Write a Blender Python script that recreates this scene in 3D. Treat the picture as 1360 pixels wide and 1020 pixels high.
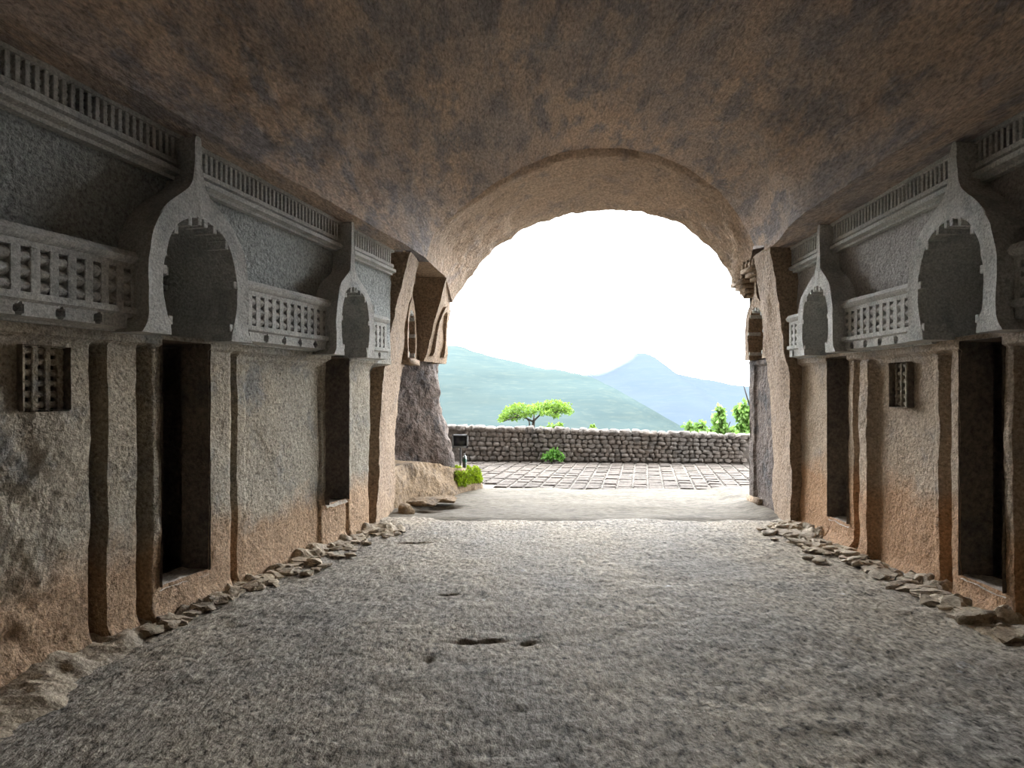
import bpy, bmesh, math, random
import numpy as np
from mathutils import Matrix, Vector

for o in list(bpy.data.objects):
    bpy.data.objects.remove(o, do_unlink=True)
scn = bpy.context.scene
COL = scn.collection
random.seed(7)

# ------------------------------------------------------------------ camera
FPX, CX, CY, EYE = 900.0, 680.0, 520.0, 1.5
cam_d = bpy.data.cameras.new('camera')
cam_d.sensor_width = 36.0
cam_d.lens = 36.0 * FPX / 1360.0
cam_d.shift_y = 10.0 / 1360.0
cam_d.clip_end = 20000
cam = bpy.data.objects.new('camera', cam_d)
cam.location = (0, 0, EYE)
cam.rotation_euler = (math.pi / 2, 0, 0)
COL.objects.link(cam)
scn.camera = cam

# ------------------------------------------------------------------ overcast sky and exposure
world = bpy.data.worlds.new('overcast_sky')
scn.world = world
world.use_nodes = True
bg = world.node_tree.nodes['Background']
bg.inputs['Color'].default_value = (0.97, 0.985, 1.0, 1)
bg.inputs['Strength'].default_value = 13.5
scn.view_settings.view_transform = 'Standard'
scn.view_settings.look = 'None'
scn.view_settings.gamma = 1.0
scn.view_settings.exposure = 0.45
scn.view_settings.use_curve_mapping = False
try:
    scn.cycles.max_bounces = 10
    scn.cycles.diffuse_bounces = 8
    scn.cycles.sample_clamp_indirect = 0
except Exception:
    pass

# ------------------------------------------------------------------ noise
def _h(i, j, k, seed):
    n = (i * 374761393 + j * 668265263 + k * 2147483647 + seed * 974711) & 0xFFFFFFFF
    n = ((n ^ (n >> 13)) * 1274126177) & 0xFFFFFFFF
    n = (n ^ (n >> 16)) & 0xFFFFFFFF
    return n.astype(np.float64) / 4294967295.0

def vnoise(x, y, z, seed=0):
    xi, yi, zi = np.floor(x).astype(np.int64), np.floor(y).astype(np.int64), np.floor(z).astype(np.int64)
    fx, fy, fz = x - xi, y - yi, z - zi
    fx = fx * fx * (3 - 2 * fx); fy = fy * fy * (3 - 2 * fy); fz = fz * fz * (3 - 2 * fz)
    r = 0
    for a in (0, 1):
        for b in (0, 1):
            for c in (0, 1):
                w = (fx if a else 1 - fx) * (fy if b else 1 - fy) * (fz if c else 1 - fz)
                r = r + w * _h(xi + a, yi + b, zi + c, seed)
    return r * 2 - 1

def fbm(x, y, z, sc=1.0, octs=4, seed=0, gain=0.5):
    x, y, z = np.broadcast_arrays(np.asarray(x, float), np.asarray(y, float), np.asarray(z, float))
    r = np.zeros(x.shape); a = 1.0
    for o in range(octs):
        r = r + a * vnoise(x * sc, y * sc, z * sc, seed + o * 17)
        sc *= 2.03; a *= gain
    return r

def sstep(a, b, x):
    t = np.clip((np.asarray(x, float) - a) / (b - a), 0, 1)
    return t * t * (3 - 2 * t)

# ------------------------------------------------------------------ materials
def _nodes(name):
    m = bpy.data.materials.new(name); m.use_nodes = True
    nt = m.node_tree
    return m, nt, nt.nodes, nt.links, nt.nodes['Principled BSDF']

def rock(name, c1, c2, c3, stain=None, stain_z=0.6, patch=0.55, fine=45.0, bump=0.6, bdist=0.02,
         rough=0.85, grain=0.55, stretch=(1, 1, 1), spec=0.3, pale=None, pale_at=0.66, soft=0.05, low=1.0, upper=None):
    m, nt, N, L, P = _nodes(name)
    geo = N.new('ShaderNodeNewGeometry')
    mp = N.new('ShaderNodeMapping'); mp.inputs['Scale'].default_value = stretch
    L.new(geo.outputs['Position'], mp.inputs['Vector'])
    def noise(sc, det=6, rg=0.6, src=mp.outputs['Vector']):
        n = N.new('ShaderNodeTexNoise'); n.inputs['Scale'].default_value = sc
        n.inputs['Detail'].default_value = det; n.inputs['Roughness'].default_value = rg
        L.new(src, n.inputs['Vector']); return n.outputs['Fac']
    def ramp(f, a, b):
        r = N.new('ShaderNodeMapRange'); r.inputs['From Min'].default_value = a; r.inputs['From Max'].default_value = b
        L.new(f, r.inputs['Value']); return r.outputs['Result']
    def mix(f, a, b, mode='MIX'):
        x = N.new('ShaderNodeMix'); x.data_type = 'RGBA'; x.blend_type = mode
        if isinstance(f, float): x.inputs['Factor'].default_value = f
        else: L.new(f, x.inputs['Factor'])
        for s, v in (('A', a), ('B', b)):
            sock = [i for i in x.inputs if i.name == s and i.type == 'RGBA'][0]
            if isinstance(v, tuple): sock.default_value = (*v, 1)
            else: L.new(v, sock)
        return [o for o in x.outputs if o.type == 'RGBA'][0]
    big = ramp(noise(0.9, 5), 0.40, 0.62)
    col = mix(big, c1, c2)
    mid = ramp(noise(3.1, 7, 0.65), patch - 0.04, patch + 0.1)
    col = mix(mid, col, c3)
    if pale is not None:
        pl = ramp(noise(2.3, 8, 0.7), pale_at, pale_at + 0.05)
        col = mix(pl, col, pale)
    if upper is not None:
        sp2 = N.new('ShaderNodeSeparateXYZ'); L.new(geo.outputs['Position'], sp2.inputs[0])
        a2 = N.new('ShaderNodeMath'); a2.operation = 'MULTIPLY_ADD'
        L.new(noise(1.3, 6, 0.65, geo.outputs['Position']), a2.inputs[0]); a2.inputs[1].default_value = 0.9
        L.new(sp2.outputs['Z'], a2.inputs[2])
        uf = ramp(a2.outputs[0], 1.95 + 0.45 - 0.25, 1.95 + 0.45 + 0.25)
        col = mix(uf, col, upper)
    if stain is not None:
        sep = N.new('ShaderNodeSeparateXYZ'); L.new(geo.outputs['Position'], sep.inputs[0])
        ad = N.new('ShaderNodeMath'); ad.operation = 'MULTIPLY_ADD'
        L.new(noise(1.7, 6, 0.65, geo.outputs['Position']), ad.inputs[0]); ad.inputs[1].default_value = 0.95
        L.new(sep.outputs['Z'], ad.inputs[2])
        sf = ramp(ad.outputs[0], stain_z + 0.475 + soft, stain_z + 0.475 - soft)
        col = mix(sf, col, stain)
    g = noise(fine, 4, 0.75)
    gg = N.new('ShaderNodeMapRange')
    gg.inputs['From Min'].default_value = 0.3; gg.inputs['From Max'].default_value = 0.7
    gg.inputs['To Min'].default_value = 1 - grain; gg.inputs['To Max'].default_value = 1 + grain * 0.8
    L.new(g, gg.inputs['Value'])
    vm = N.new('ShaderNodeVectorMath'); vm.operation = 'SCALE'
    L.new(col, vm.inputs[0]); L.new(gg.outputs['Result'], vm.inputs['Scale'])
    L.new(vm.outputs[0], P.inputs['Base Color'])
    P.inputs['Roughness'].default_value = rough
    P.inputs['Specular IOR Level'].default_value = spec
    b1 = N.new('ShaderNodeBump'); b1.inputs['Strength'].default_value = bump; b1.inputs['Distance'].default_value = bdist
    h = N.new('ShaderNodeMath'); h.operation = 'MULTIPLY_ADD'
    L.new(noise(7, 4), h.inputs[0]); h.inputs[1].default_value = low; L.new(noise(fine * 0.5, 5, 0.7), h.inputs[2])
    L.new(h.outputs[0], b1.inputs['Height']); L.new(b1.outputs[0], P.inputs['Normal'])
    return m

def plain(name, c, rough=0.6, trans=0.0, metal=0.0, spec=0.5, var=0.25, vsc=20.0, alpha=None):
    m, nt, N, L, P = _nodes(name)
    n = N.new('ShaderNodeTexNoise'); n.inputs['Scale'].default_value = vsc
    geo = N.new('ShaderNodeNewGeometry'); L.new(geo.outputs['Position'], n.inputs['Vector'])
    r = N.new('ShaderNodeMapRange'); r.inputs['From Min'].default_value = 0.3; r.inputs['From Max'].default_value = 0.7
    r.inputs['To Min'].default_value = 1 - var; r.inputs['To Max'].default_value = 1 + var
    L.new(n.outputs['Fac'], r.inputs['Value'])
    v = N.new('ShaderNodeVectorMath'); v.operation = 'SCALE'; v.inputs[0].default_value = c
    L.new(r.outputs['Result'], v.inputs['Scale']); L.new(v.outputs[0], P.inputs['Base Color'])
    P.inputs['Roughness'].default_value = rough; P.inputs['Metallic'].default_value = metal
    P.inputs['Specular IOR Level'].default_value = spec
    P.inputs['Transmission Weight'].default_value = trans
    return m

def leaf(name, c):
    m, nt, N, L, P = _nodes(name)
    oi = N.new('ShaderNodeNewGeometry')
    r = N.new('ShaderNodeMapRange'); r.inputs['To Min'].default_value = 0.55; r.inputs['To Max'].default_value = 1.35
    L.new(oi.outputs['Random Per Island'], r.inputs['Value'])
    v = N.new('ShaderNodeVectorMath'); v.operation = 'SCALE'; v.inputs[0].default_value = c
    L.new(r.outputs['Result'], v.inputs['Scale'])
    L.new(v.outputs[0], P.inputs['Base Color']); P.inputs['Roughness'].default_value = 0.6
    t = N.new('ShaderNodeBsdfTranslucent'); L.new(v.outputs[0], t.inputs['Color'])
    mx = N.new('ShaderNodeMixShader'); mx.inputs[0].default_value = 0.5
    L.new(P.outputs[0], mx.inputs[1]); L.new(t.outputs[0], mx.inputs[2])
    L.new(mx.outputs[0], N['Material Output'].inputs['Surface'])
    return m

STAIN = (0.43, 0.295, 0.185)
M = {
    'wall': rock('wall_rock', (0.42, 0.36, 0.27), (0.37, 0.335, 0.27), (0.25, 0.245, 0.225), STAIN, 0.56, soft=0.12, bump=0.95, bdist=0.03, grain=0.65, upper=(0.37, 0.395, 0.385)),
    'wall_r': rock('wall_rock_warm', (0.46, 0.36, 0.26), (0.41, 0.33, 0.25), (0.31, 0.265, 0.225), (0.45, 0.275, 0.155), 0.70, patch=0.6, soft=0.14, bump=0.95, bdist=0.03, upper=(0.42, 0.405, 0.385)),
    'carved': rock('carved_rock', (0.5292, 0.5248, 0.4914), (0.4662, 0.4686, 0.4483), (0.3528, 0.3624, 0.3501), fine=60, bump=0.5, grain=0.45),
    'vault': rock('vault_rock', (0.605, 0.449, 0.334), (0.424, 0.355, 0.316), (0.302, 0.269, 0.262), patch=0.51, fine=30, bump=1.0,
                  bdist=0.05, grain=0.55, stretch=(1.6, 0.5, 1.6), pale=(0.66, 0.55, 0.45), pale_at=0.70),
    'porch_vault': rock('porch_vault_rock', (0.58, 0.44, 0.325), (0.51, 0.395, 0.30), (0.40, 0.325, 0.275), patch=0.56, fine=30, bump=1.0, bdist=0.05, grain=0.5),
    'jamb': rock('jamb_rock', (0.3274, 0.2368, 0.1574), (0.2902, 0.2120, 0.1473), (0.2455, 0.1873, 0.1373), fine=35, bump=0.95, bdist=0.035, grain=0.65, patch=0.6),
    'dark': rock('broken_rock', (0.13, 0.10, 0.082), (0.09, 0.072, 0.064), (0.045, 0.04, 0.04), fine=14, bump=0.9, bdist=0.06),
    'ledge': rock('ledge_rock', (0.2375, 0.1672, 0.1000), (0.1900, 0.1364, 0.0840), (0.1235, 0.0924, 0.0640), fine=22, bump=0.9, bdist=0.04),
    'floor': rock('floor_rock', (0.364, 0.322, 0.260), (0.281, 0.262, 0.234), (0.183, 0.171, 0.150), fine=30, bump=1.0, bdist=0.03, low=0.2,
                  grain=1.0, rough=0.85, spec=0.15, patch=0.60, stretch=(1, 0.6, 1), pale=(0.55, 0.56, 0.58), pale_at=0.645),
    'porch': rock('porch_floor_rock', (0.1741, 0.1581, 0.1296), (0.1590, 0.1435, 0.1215), (0.1286, 0.1162, 0.0989), fine=20, bump=0.6, low=0.4,
                  stretch=(0.5, 1.4, 1), rough=0.9, spec=0.1),
    'rubble': rock('rubble_rock', (0.4488, 0.3747, 0.2754), (0.3876, 0.3352, 0.2662), (0.2856, 0.2465, 0.1928), fine=30, bump=0.9, pale=(0.55, 0.53, 0.5)),
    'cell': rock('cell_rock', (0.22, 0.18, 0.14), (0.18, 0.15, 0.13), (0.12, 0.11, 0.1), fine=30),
    'sill': rock('sill_rock', (0.50, 0.46, 0.40), (0.44, 0.40, 0.34), (0.34, 0.29, 0.22), fine=40),
    'paver': rock('paver_stone', (0.1059, 0.0912, 0.0792), (0.0903, 0.0802, 0.0719), (0.0737, 0.0645, 0.0580), fine=18, bump=0.6, rough=0.9, spec=0.1),
    'mortar': rock('mortar', (0.1700, 0.1594, 0.1403), (0.1540, 0.1435, 0.1275), (0.1381, 0.1275, 0.1116), fine=30, rough=0.9, spec=0.1),
    'stone': rock('rubble_masonry', (0.1560, 0.1338, 0.1152), (0.1263, 0.1152, 0.1041), (0.0891, 0.0817, 0.0743), fine=12, bump=0.8),
    'cliff': rock('cliff_rock', (0.16, 0.14, 0.12), (0.14, 0.12, 0.11), (0.1, 0.09, 0.085), fine=10),
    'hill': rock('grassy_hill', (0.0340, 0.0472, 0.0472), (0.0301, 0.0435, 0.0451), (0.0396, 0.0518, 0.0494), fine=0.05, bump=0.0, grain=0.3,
                 stretch=(0.02, 0.02, 0.2), rough=1.0, spec=0.0),  # blue cast over the grass green is distance haze put into the colour
    'hill2': rock('haze_tinted_hill', (0.0387, 0.0500, 0.0623), (0.0364, 0.0485, 0.0608), (0.0411, 0.0523, 0.0630), fine=0.03, bump=0.0, grain=0.12,
                  stretch=(0.01, 0.01, 0.1), rough=1.0, spec=0.0),  # aerial haze painted in as a blue surface colour
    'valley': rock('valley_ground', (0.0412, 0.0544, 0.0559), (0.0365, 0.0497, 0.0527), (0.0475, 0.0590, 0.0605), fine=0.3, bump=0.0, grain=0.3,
                   stretch=(0.02, 0.02, 0.02), rough=1.0, spec=0.0),  # ground colour shifted to blue-grey to paint in the distance haze
    'leaf_tree': leaf('tree_leaves', (0.15, 0.26, 0.03)),
    'leaf_bush': leaf('bush_leaves', (0.15, 0.27, 0.06)),
    'leaf_low': leaf('low_shrub_leaves', (0.11, 0.27, 0.04)),
    'bark': plain('bark', (0.035, 0.028, 0.022), 0.9),
    'moss': leaf('moss_green', (0.19, 0.27, 0.01)),
    'frame': plain('grey_metal', (0.16, 0.17, 0.18), 0.5, spec=0.3, var=0.1),
    'panel': plain('dark_panel', (0.012, 0.015, 0.02), 0.35, var=0.1),
    'post': plain('black_post', (0.004, 0.004, 0.005), 0.5, var=0.1),
    'plastic': plain('clear_plastic', (0.10, 0.13, 0.13), 0.15, trans=0.3, var=0.05),
    'blabel': plain('green_label', (0.01, 0.075, 0.055), 0.5, var=0.1),
    'cap': plain('white_cap', (0.12, 0.12, 0.12), 0.4, var=0.05),
    'white': plain('white_plaster', (0.10, 0.10, 0.10), 0.8, var=0.1),
}

# ------------------------------------------------------------------ object helpers
def tag(o, label=None, cat=None, group=None, kind=None):
    if label: o['label'] = label
    if cat: o['category'] = cat
    if group: o['group'] = group
    if kind: o['kind'] = kind
    return o

def link(name, me, mat=None, parent=None, sharp=None):
    if mat is not None and not me.materials: me.materials.append(M[mat] if isinstance(mat, str) else mat)
    o = bpy.data.objects.new(name, me); COL.objects.link(o)
    if parent is not None: o.parent = parent
    return o

def finish(me, smooth=True, angle=35):
    if smooth:
        me.polygons.foreach_set('use_smooth', np.ones(len(me.polygons), bool))
        me.set_sharp_from_angle(angle=math.radians(angle))
    me.update()

def fast_mesh(name, V, F, smooth=True, angle=35):
    V = np.asarray(V, np.float32).reshape(-1, 3); F = np.asarray(F, np.int32)
    me = bpy.data.meshes.new(name)
    n = F.shape[1]
    me.vertices.add(len(V)); me.vertices.foreach_set('co', V.ravel())
    me.loops.add(F.size); me.loops.foreach_set('vertex_index', F.ravel())
    me.polygons.add(len(F)); me.polygons.foreach_set('loop_start', np.arange(0, F.size, n, dtype=np.int32))
    me.update(calc_edges=True); me.validate()
    finish(me, smooth, angle)
    return me

def grid_faces(nu, nv, off=0, mask=None):
    i, j = np.meshgrid(np.arange(nu - 1), np.arange(nv - 1), indexing='ij')
    a = i * nv + j
    F = np.stack([a, a + nv, a + nv + 1, a + 1], -1).reshape(-1, 4) + off
    if mask is not None: F = F[mask.reshape(-1)]
    return F

def grid_obj(name, P, mat, parent=None, mask=None, angle=35):
    nu, nv = P.shape[:2]
    return link(name, fast_mesh(name, P, grid_faces(nu, nv, 0, mask), True, angle), mat, parent)

class MB:
    """collects quads / grids into one mesh"""
    def __init__(s): s.V = []; s.F = []; s.n = 0
    def add(s, V, F):
        V = np.asarray(V, float).reshape(-1, 3); F = np.asarray(F, int)
        s.V.append(V); s.F.append(F + s.n); s.n += len(V)
    def grid(s, P, mask=None): s.add(P, grid_faces(P.shape[0], P.shape[1], 0, mask))
    def quad(s, a, b, c, d): s.add([a, b, c, d], [[0, 1, 2, 3]])
    def patch(s, a, b, c, d, nu=12, nv=12, amp=0.0, sc=3.0):
        a, b, c, d = map(np.array, (a, b, c, d))
        u = np.linspace(0, 1, nu)[:, None, None]; v = np.linspace(0, 1, nv)[None, :, None]
        P = (1 - u) * (1 - v) * a + u * (1 - v) * b + u * v * c + (1 - u) * v * d
        if amp:
            n = np.cross(b - a, d - a); n = n / (np.linalg.norm(n) + 1e-9)
            P = P + n * (fbm(P[..., 0], P[..., 1], P[..., 2], sc, 4) * amp)[..., None]
        s.grid(P)
    def box(s, x0, x1, y0, y1, z0, z1, T=None):
        V = np.array([(x, y, z) for x in (x0, x1) for y in (y0, y1) for z in (z0, z1)], float)
        if T: V = np.array([T(*v) for v in V])
        s.add(V, [[0, 1, 3, 2], [4, 6, 7, 5], [0, 4, 5, 1], [2, 3, 7, 6], [0, 2, 6, 4], [1, 5, 7, 3]])
    def mesh(s, name, smooth=True, angle=35):
        return fast_mesh(name, np.concatenate(s.V), np.concatenate(s.F), smooth, angle)
    def obj(s, name, mat, parent=None, smooth=True, angle=35):
        return link(name, s.mesh(name, smooth, angle), mat, parent)

def bm_mesh(name, bm, smooth=False, mat=None):
    me = bpy.data.meshes.new(name); bm.to_mesh(me); bm.free()
    if smooth: finish(me)
    if mat: me.materials.append(M[mat])
    return me

def rock_mesh(name, seed, sub=3, amp=0.35, mat='rubble', flat=1.0):
    bm = bmesh.new(); bmesh.ops.create_icosphere(bm, subdivisions=sub, radius=1.0)
    V = np.array([v.co[:] for v in bm.verts])
    n = fbm(V[:, 0] + seed * 9.1, V[:, 1], V[:, 2], 0.9, 4, seed)
    q = np.sign(V) * np.abs(V) ** 0.72
    V = q * (1 + amp * n)[:, None] * np.array([1, 1, flat])
    for v, c in zip(bm.verts, V): v.co = c
    return bm_mesh(name, bm, True, mat)

def at(px, py, Y):
    return np.array([(px - CX) / FPX * Y, Y, EYE + (CY - py) / FPX * Y])

def tube(mb, pts, rads, n=8):
    pts = [np.array(p, float) for p in pts]; rings = []
    for i, p in enumerate(pts):
        d = pts[min(i + 1, len(pts) - 1)] - pts[max(i - 1, 0)]; d /= np.linalg.norm(d) + 1e-9
        u = np.cross(d, (0, 0, 1.0) if abs(d[2]) < 0.9 else (1.0, 0, 0)); u /= np.linalg.norm(u); w = np.cross(d, u)
        a = np.linspace(0, 2 * math.pi, n + 1)
        rings.append(p + rads[i] * (np.cos(a)[:, None] * u + np.sin(a)[:, None] * w))
    mb.grid(np.array(rings))

# ------------------------------------------------------------------ wall frames: s along the wall, d proud of it, z up
class Wall:
    def __init__(s, side):
        s.side = side
        s.b = 0.275 if side == 'L' else 0.0
        s.a = -2.43 - s.b * 3.97 if side == 'L' else 3.2
        s.th = math.atan(s.b)
        s.t = np.array([math.sin(s.th), math.cos(s.th), 0])
        s.n = np.array([math.cos(s.th), -math.sin(s.th), 0]) if side == 'L' else np.array([-1.0, 0, 0])
        s.o = np.array([s.a, 0, 0])
    def p(s, S, D, Z):
        S, D, Z = np.broadcast_arrays(np.asarray(S, float), np.asarray(D, float), np.asarray(Z, float))
        Z2 = Z + tilt(S, Z)
        return s.o + S[..., None] * s.t + D[..., None] * s.n + Z2[..., None] * np.array([0, 0, 1.0])
    def T(s, S, D, Z): return s.p(S, D, Z)
    def mat(s, S, D, Z):
        t = -s.t if s.side == 'L' else s.t
        p = s.p(S, D, Z)
        return Matrix(((t[0], s.n[0], 0, p[0]), (t[1], s.n[1], 0, p[1]), (0, 0, 1, p[2]), (0, 0, 0, 1)))

def tilt(S, Z):
    return 0.03 * (6.2 - S) * np.clip((Z - 2.35) / 0.6, 0, 1)

WL, WR = Wall('L'), Wall('R')
S0, SEND = 1.6, {'L': 7.92, 'R': 7.65}
ZTOP = 3.15

ARCH_OUT = [(-.52, -.02), (-.47, .04), (-.455, .12), (-.465, .25), (-.47, .38), (-.45, .53), (-.395, .66), (-.30, .765), (-.19, .84),
            (-.10, .90), (-.055, .96), (-.036, 1.03), (-.03, 1.12), (-.032, 1.22), (0, 1.225)]
ARCH_IN = [(-.27, -.02), (-.275, .04), (-.31, .10), (-.335, .2), (-.34, .3), (-.335, .4), (-.315, .5), (-.28, .58), (-.235, .645),
           (-.19, .685), (-.14, .71), (-.09, .728), (-.05, .736), (-.02, .74), (0, .741)]
ARCHES = {'L': [(4.68, 1.0, 1.87), (6.74, 0.80, 1.85)], 'R': [(4.56, 1.0, 1.89), (6.57, 0.82, 1.88)]}
ARCH_D = 0.27
def arch_pts(s0, k, z0, pts):
    full = [(-u if False else u, v) for u, v in pts] + [(-u, v) for u, v in pts[-2::-1]]
    out = []
    for u, v in full:
        vv = v * (0.86 if k < 1 else 1.0)
        if v > 0.98: vv = v * ((3.13 - z0) / 1.225) if v > 1.1 else vv + (v - 0.96) * 0.6
        out.append((s0 + u * k, z0 + vv))
    return np.array(out)

def inside(poly, S, Z):
    r = np.zeros(S.shape, bool); n = len(poly); j = n - 1
    for i in range(n):
        xi, zi = poly[i]; xj, zj = poly[j]
        c = ((zi > Z) != (zj > Z)) & (S < (xj - xi) * (Z - zi) / (zj - zi + 1e-12) + xi)
        r ^= c; j = i
    return r

DOORS = {'L': [(4.57, 5.02, 0.23, 1.84), (6.63, 7.01, 0.43, 1.83)], 'R': [(4.36, 4.79, 0.20, 1.85), (6.39, 6.79, 0.25, 1.83)]}
WINS = {'L': (3.64, 3.92, 1.40, 1.745), 'R': (5.43, 5.70, 1.37, 1.74)}
GROOVES = {'L': [(4.08, 4.155, .13), (4.40, 4.48, .13), (5.27, 5.345, .12), (7.03, 7.06, .05), (7.58, 8.3, .14)],
           'R': [(4.06, 4.28, .14), (4.905, 5.06, .13), (6.15, 6.29, .13), (6.80, 6.83, .06)]}
PROUD = {'L': [(4.155, 4.40, .015), (4.48, 5.27, .03)], 'R': [(4.28, 4.905, .03), (5.99, 6.15, .06), (6.29, 6.80, .03)]}
INSET = {'L': [(5.47, 6.56, .025), (7.14, 8.2, .02), (2.0, 4.08, .0)], 'R': [(5.14, 5.96, .02)]}

def smooth_box(x, a, b, e=0.012): return sstep(a - e, a + e, x) * (1 - sstep(b - e, b + e, x))

def wall_depth(side, S, Z):
    d = np.zeros(S.shape)
    low = 1 - sstep(1.765, 1.80, Z)
    for a, b, v in PROUD[side]: d += v * smooth_box(S, a, b) * low
    for a, b, v in INSET[side]: d -= v * smooth_box(S, a, b) * (1 - sstep(1.72, 1.75, Z))
    for a, b, v in GROOVES[side]: d -= v * smooth_box(S, a, b) * low
    d += 0.05 * smooth_box(Z, 1.79, 1.87)
    d += 0.04 * sstep(1.86, 1.88, Z)
    P = (WL if side == 'L' else WR).p(S, 0 * S, Z)
    x, y, z = P[..., 0], P[..., 1], P[..., 2]
    seed = 3 if side == 'L' else 11
    amp = 0.009 + 0.018 * (1 - sstep(3.6, 4.15, S)) * (1 - sstep(1.2, 1.8, Z))
    d += amp * fbm(x, y, z, 4.0, 5, seed, 0.6)
    d += 0.009 * fbm(x, y, z, 0.9, 3, seed + 40)
    # bulging foot where wall and floor meet
    d += 0.10 * (1 - sstep(-0.05, 0.13, Z)) * (0.6 + 0.6 * fbm(x, y, 0 * z, 2.2, 3, seed + 5))
    return d

walls = {}
for side, W in (('L', WL), ('R', WR)):
    h = 0.0165
    ss = np.arange(S0, SEND[side] + h, h); zz = np.arange(-0.06, 2.90, h)
    S, Z = np.meshgrid(ss, zz, indexing='ij')
    D = wall_depth(side, S, Z)
    Sc = S[:-1, :-1] + h / 2; Zc = Z[:-1, :-1] + h / 2
    keep = np.ones(Sc.shape, bool)
    for a, b, z0, z1 in DOORS[side]: keep &= ~((Sc > a) & (Sc < b) & (Zc > z0) & (Zc < z1))
    a, b, z0, z1 = WINS[side]; keep &= ~((Sc > a) & (Sc < b) & (Zc > z0) & (Zc < z1))
    for s0, k, z0 in ARCHES[side]:
        po = arch_pts(s0, k * 0.955, z0 + .012, ARCH_OUT); keep &= ~(inside(po, Sc, Zc) & (Zc < z0 + 0.9 * k))
    w = grid_obj('wall_left' if side == 'L' else 'wall_right', W.p(S, D, Z), 'wall' if side == 'L' else 'wall_r', mask=keep, angle=50)
    tag(w, ('rock-cut hall wall with cell doors on the side of the mossy ledge' if side == 'L' else
         'rock-cut hall wall with cell doors on the side opposite the mossy ledge'), 'wall', kind='structure')
    walls[side] = w

# ------------------------------------------------------------------ floor
def build_floor():
    xs = np.concatenate([np.arange(-4.2, 4.4, 0.022)]); ys = np.concatenate([np.arange(-4.2, 1.6, 0.12), np.arange(1.6, 8.4, 0.022)])
    X, Y = np.meshgrid(xs, ys, indexing='ij')
    wl = (X - (WL.a + WL.b * Y)) * math.cos(WL.th); wr = 3.2 - X
    Z = 0.006 * fbm(X, Y, 0 * X, 4.5, 5, 21, 0.65) + 0.015 * fbm(X, Y, 0 * X, 0.6, 2, 22)
    ridge = lambda w, sd, wid: (1 - sstep(0.02, wid, w + 0.16 * fbm(X, Y, 0 * X, 1.4, 3, sd))) 
    Z += 0.02 * ridge(wl, 31, 0.40) * (0.7 + 0.6 * fbm(X, Y, 0 * X, 5, 4, 33))
    Z += 0.03 * ridge(wr, 32, 0.50) * (0.7 + 0.6 * fbm(X, Y, 0 * X, 5, 4, 34))
    for px, py, rx, ry, dep in ((622, 853, .11, .02, .055), (697, 854, .045, .02, .06), (598, 792, .07, .022, .05), (567, 876, .025, .025, .05), (655, 850, .05, .015, .04),
                                (550, 722, .13, .03, .06), (480, 832, .04, .02, .015)):
        Y0 = FPX * EYE / (py - CY); X0 = (px - CX) / FPX * Y0
        q = ((X - X0 + 0.04 * fbm(X, Y, 0 * X, 9, 2, 8)) / rx) ** 2 + ((Y - Y0 + .03 * fbm(X, Y, 0 * X, 7, 2, 9)) / ry) ** 2
        Z -= dep * np.exp(-q) * (0.8 + 0.4 * fbm(X, Y, 0 * X, 14, 2, 3))
    Z -= 0.05 * sstep(7.85, 8.25, Y + 0.12 * fbm(X, 0 * X, 0 * X, 1.5, 4, 2))
    P = np.stack([X, Y, Z], -1)
    o = grid_obj('floor', P, 'floor', angle=60)
    return tag(o, 'rough chiselled grey rock floor of the hall', 'floor', kind='structure')
FLOOR = build_floor()
for side, W in (('L', WL), ('R', WR)):          # crumbling bedrock kerb along the foot of each wall
    ss = np.arange(1.7, SEND[side] - 0.15, 0.022); dd = np.arange(-0.12, 0.75, 0.022)
    S, Dd = np.meshgrid(ss, dd, indexing='ij'); sd = 131 if side == 'L' else 171
    wid = (0.24 if side == 'L' else 0.32) + 0.16 * fbm(S, 0 * S, 0 * S, 1.3, 3, sd) + (0.2 * sstep(5.6, 7.2, S) if side == 'R' else 0.08 * sstep(6.0, 7.2, S) + 0.25 * (1 - sstep(3.2, 4.2, S)))
    prof = 1 - sstep(0.35, 1.15, Dd / wid)
    lump = fbm(S, Dd, 0 * S, 5.5, 4, sd + 3, 0.6)
    step_ = np.floor((lump + 1) * 3.0) / 3.0 - 1
    near = 1 - 0.75 * (1 - sstep(4.0, 4.8, S)) * (side == 'L')
    Z = -0.05 + prof * (0.095 + (0.032 if side == 'L' else 0.045) * step_ * near + 0.018 * lump)
    grid_obj('bedrock_kerb', W.p(S, Dd, Z), 'rubble', FLOOR, angle=30)

def build_porch():
    xs = np.arange(-2.6, 4.6, 0.04); ys = np.arange(7.75, 10.75, 0.04)
    X, Y = np.meshgrid(xs, ys, indexing='ij')
    Z = 0.012 * fbm(X, Y, 0 * X, 2.0, 5, 51) - 0.01
    Z -= 0.04 * (1 - sstep(7.8, 8.15, Y))
    for px, py in ((560, 677), (588, 672)):
        Y0 = FPX * EYE / (py - CY); X0 = (px - CX) / FPX * Y0; Z -= 0.13 * np.exp(-((X - X0) / .2) ** 2 - ((Y - Y0) / .1) ** 2)
    Z += 0.05 * (1 - sstep(0.0, 0.35, X + 1.45)) + 0.04 * (1 - sstep(0.0, 0.3, 3.2 - X))
    Z -= 0.06 * sstep(10.62, 10.72, Y + 0.07 * X + 0.03 * fbm(X, 0 * X, 0 * X, 3, 3, 4))
    P = np.stack([X, Y, Z], -1)
    o = grid_obj('floor', P, 'porch', angle=60)
    tag(o, 'paler smooth rock floor under the mouth arch beside the mossy ledge', 'floor', kind='structure')
build_porch()

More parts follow.
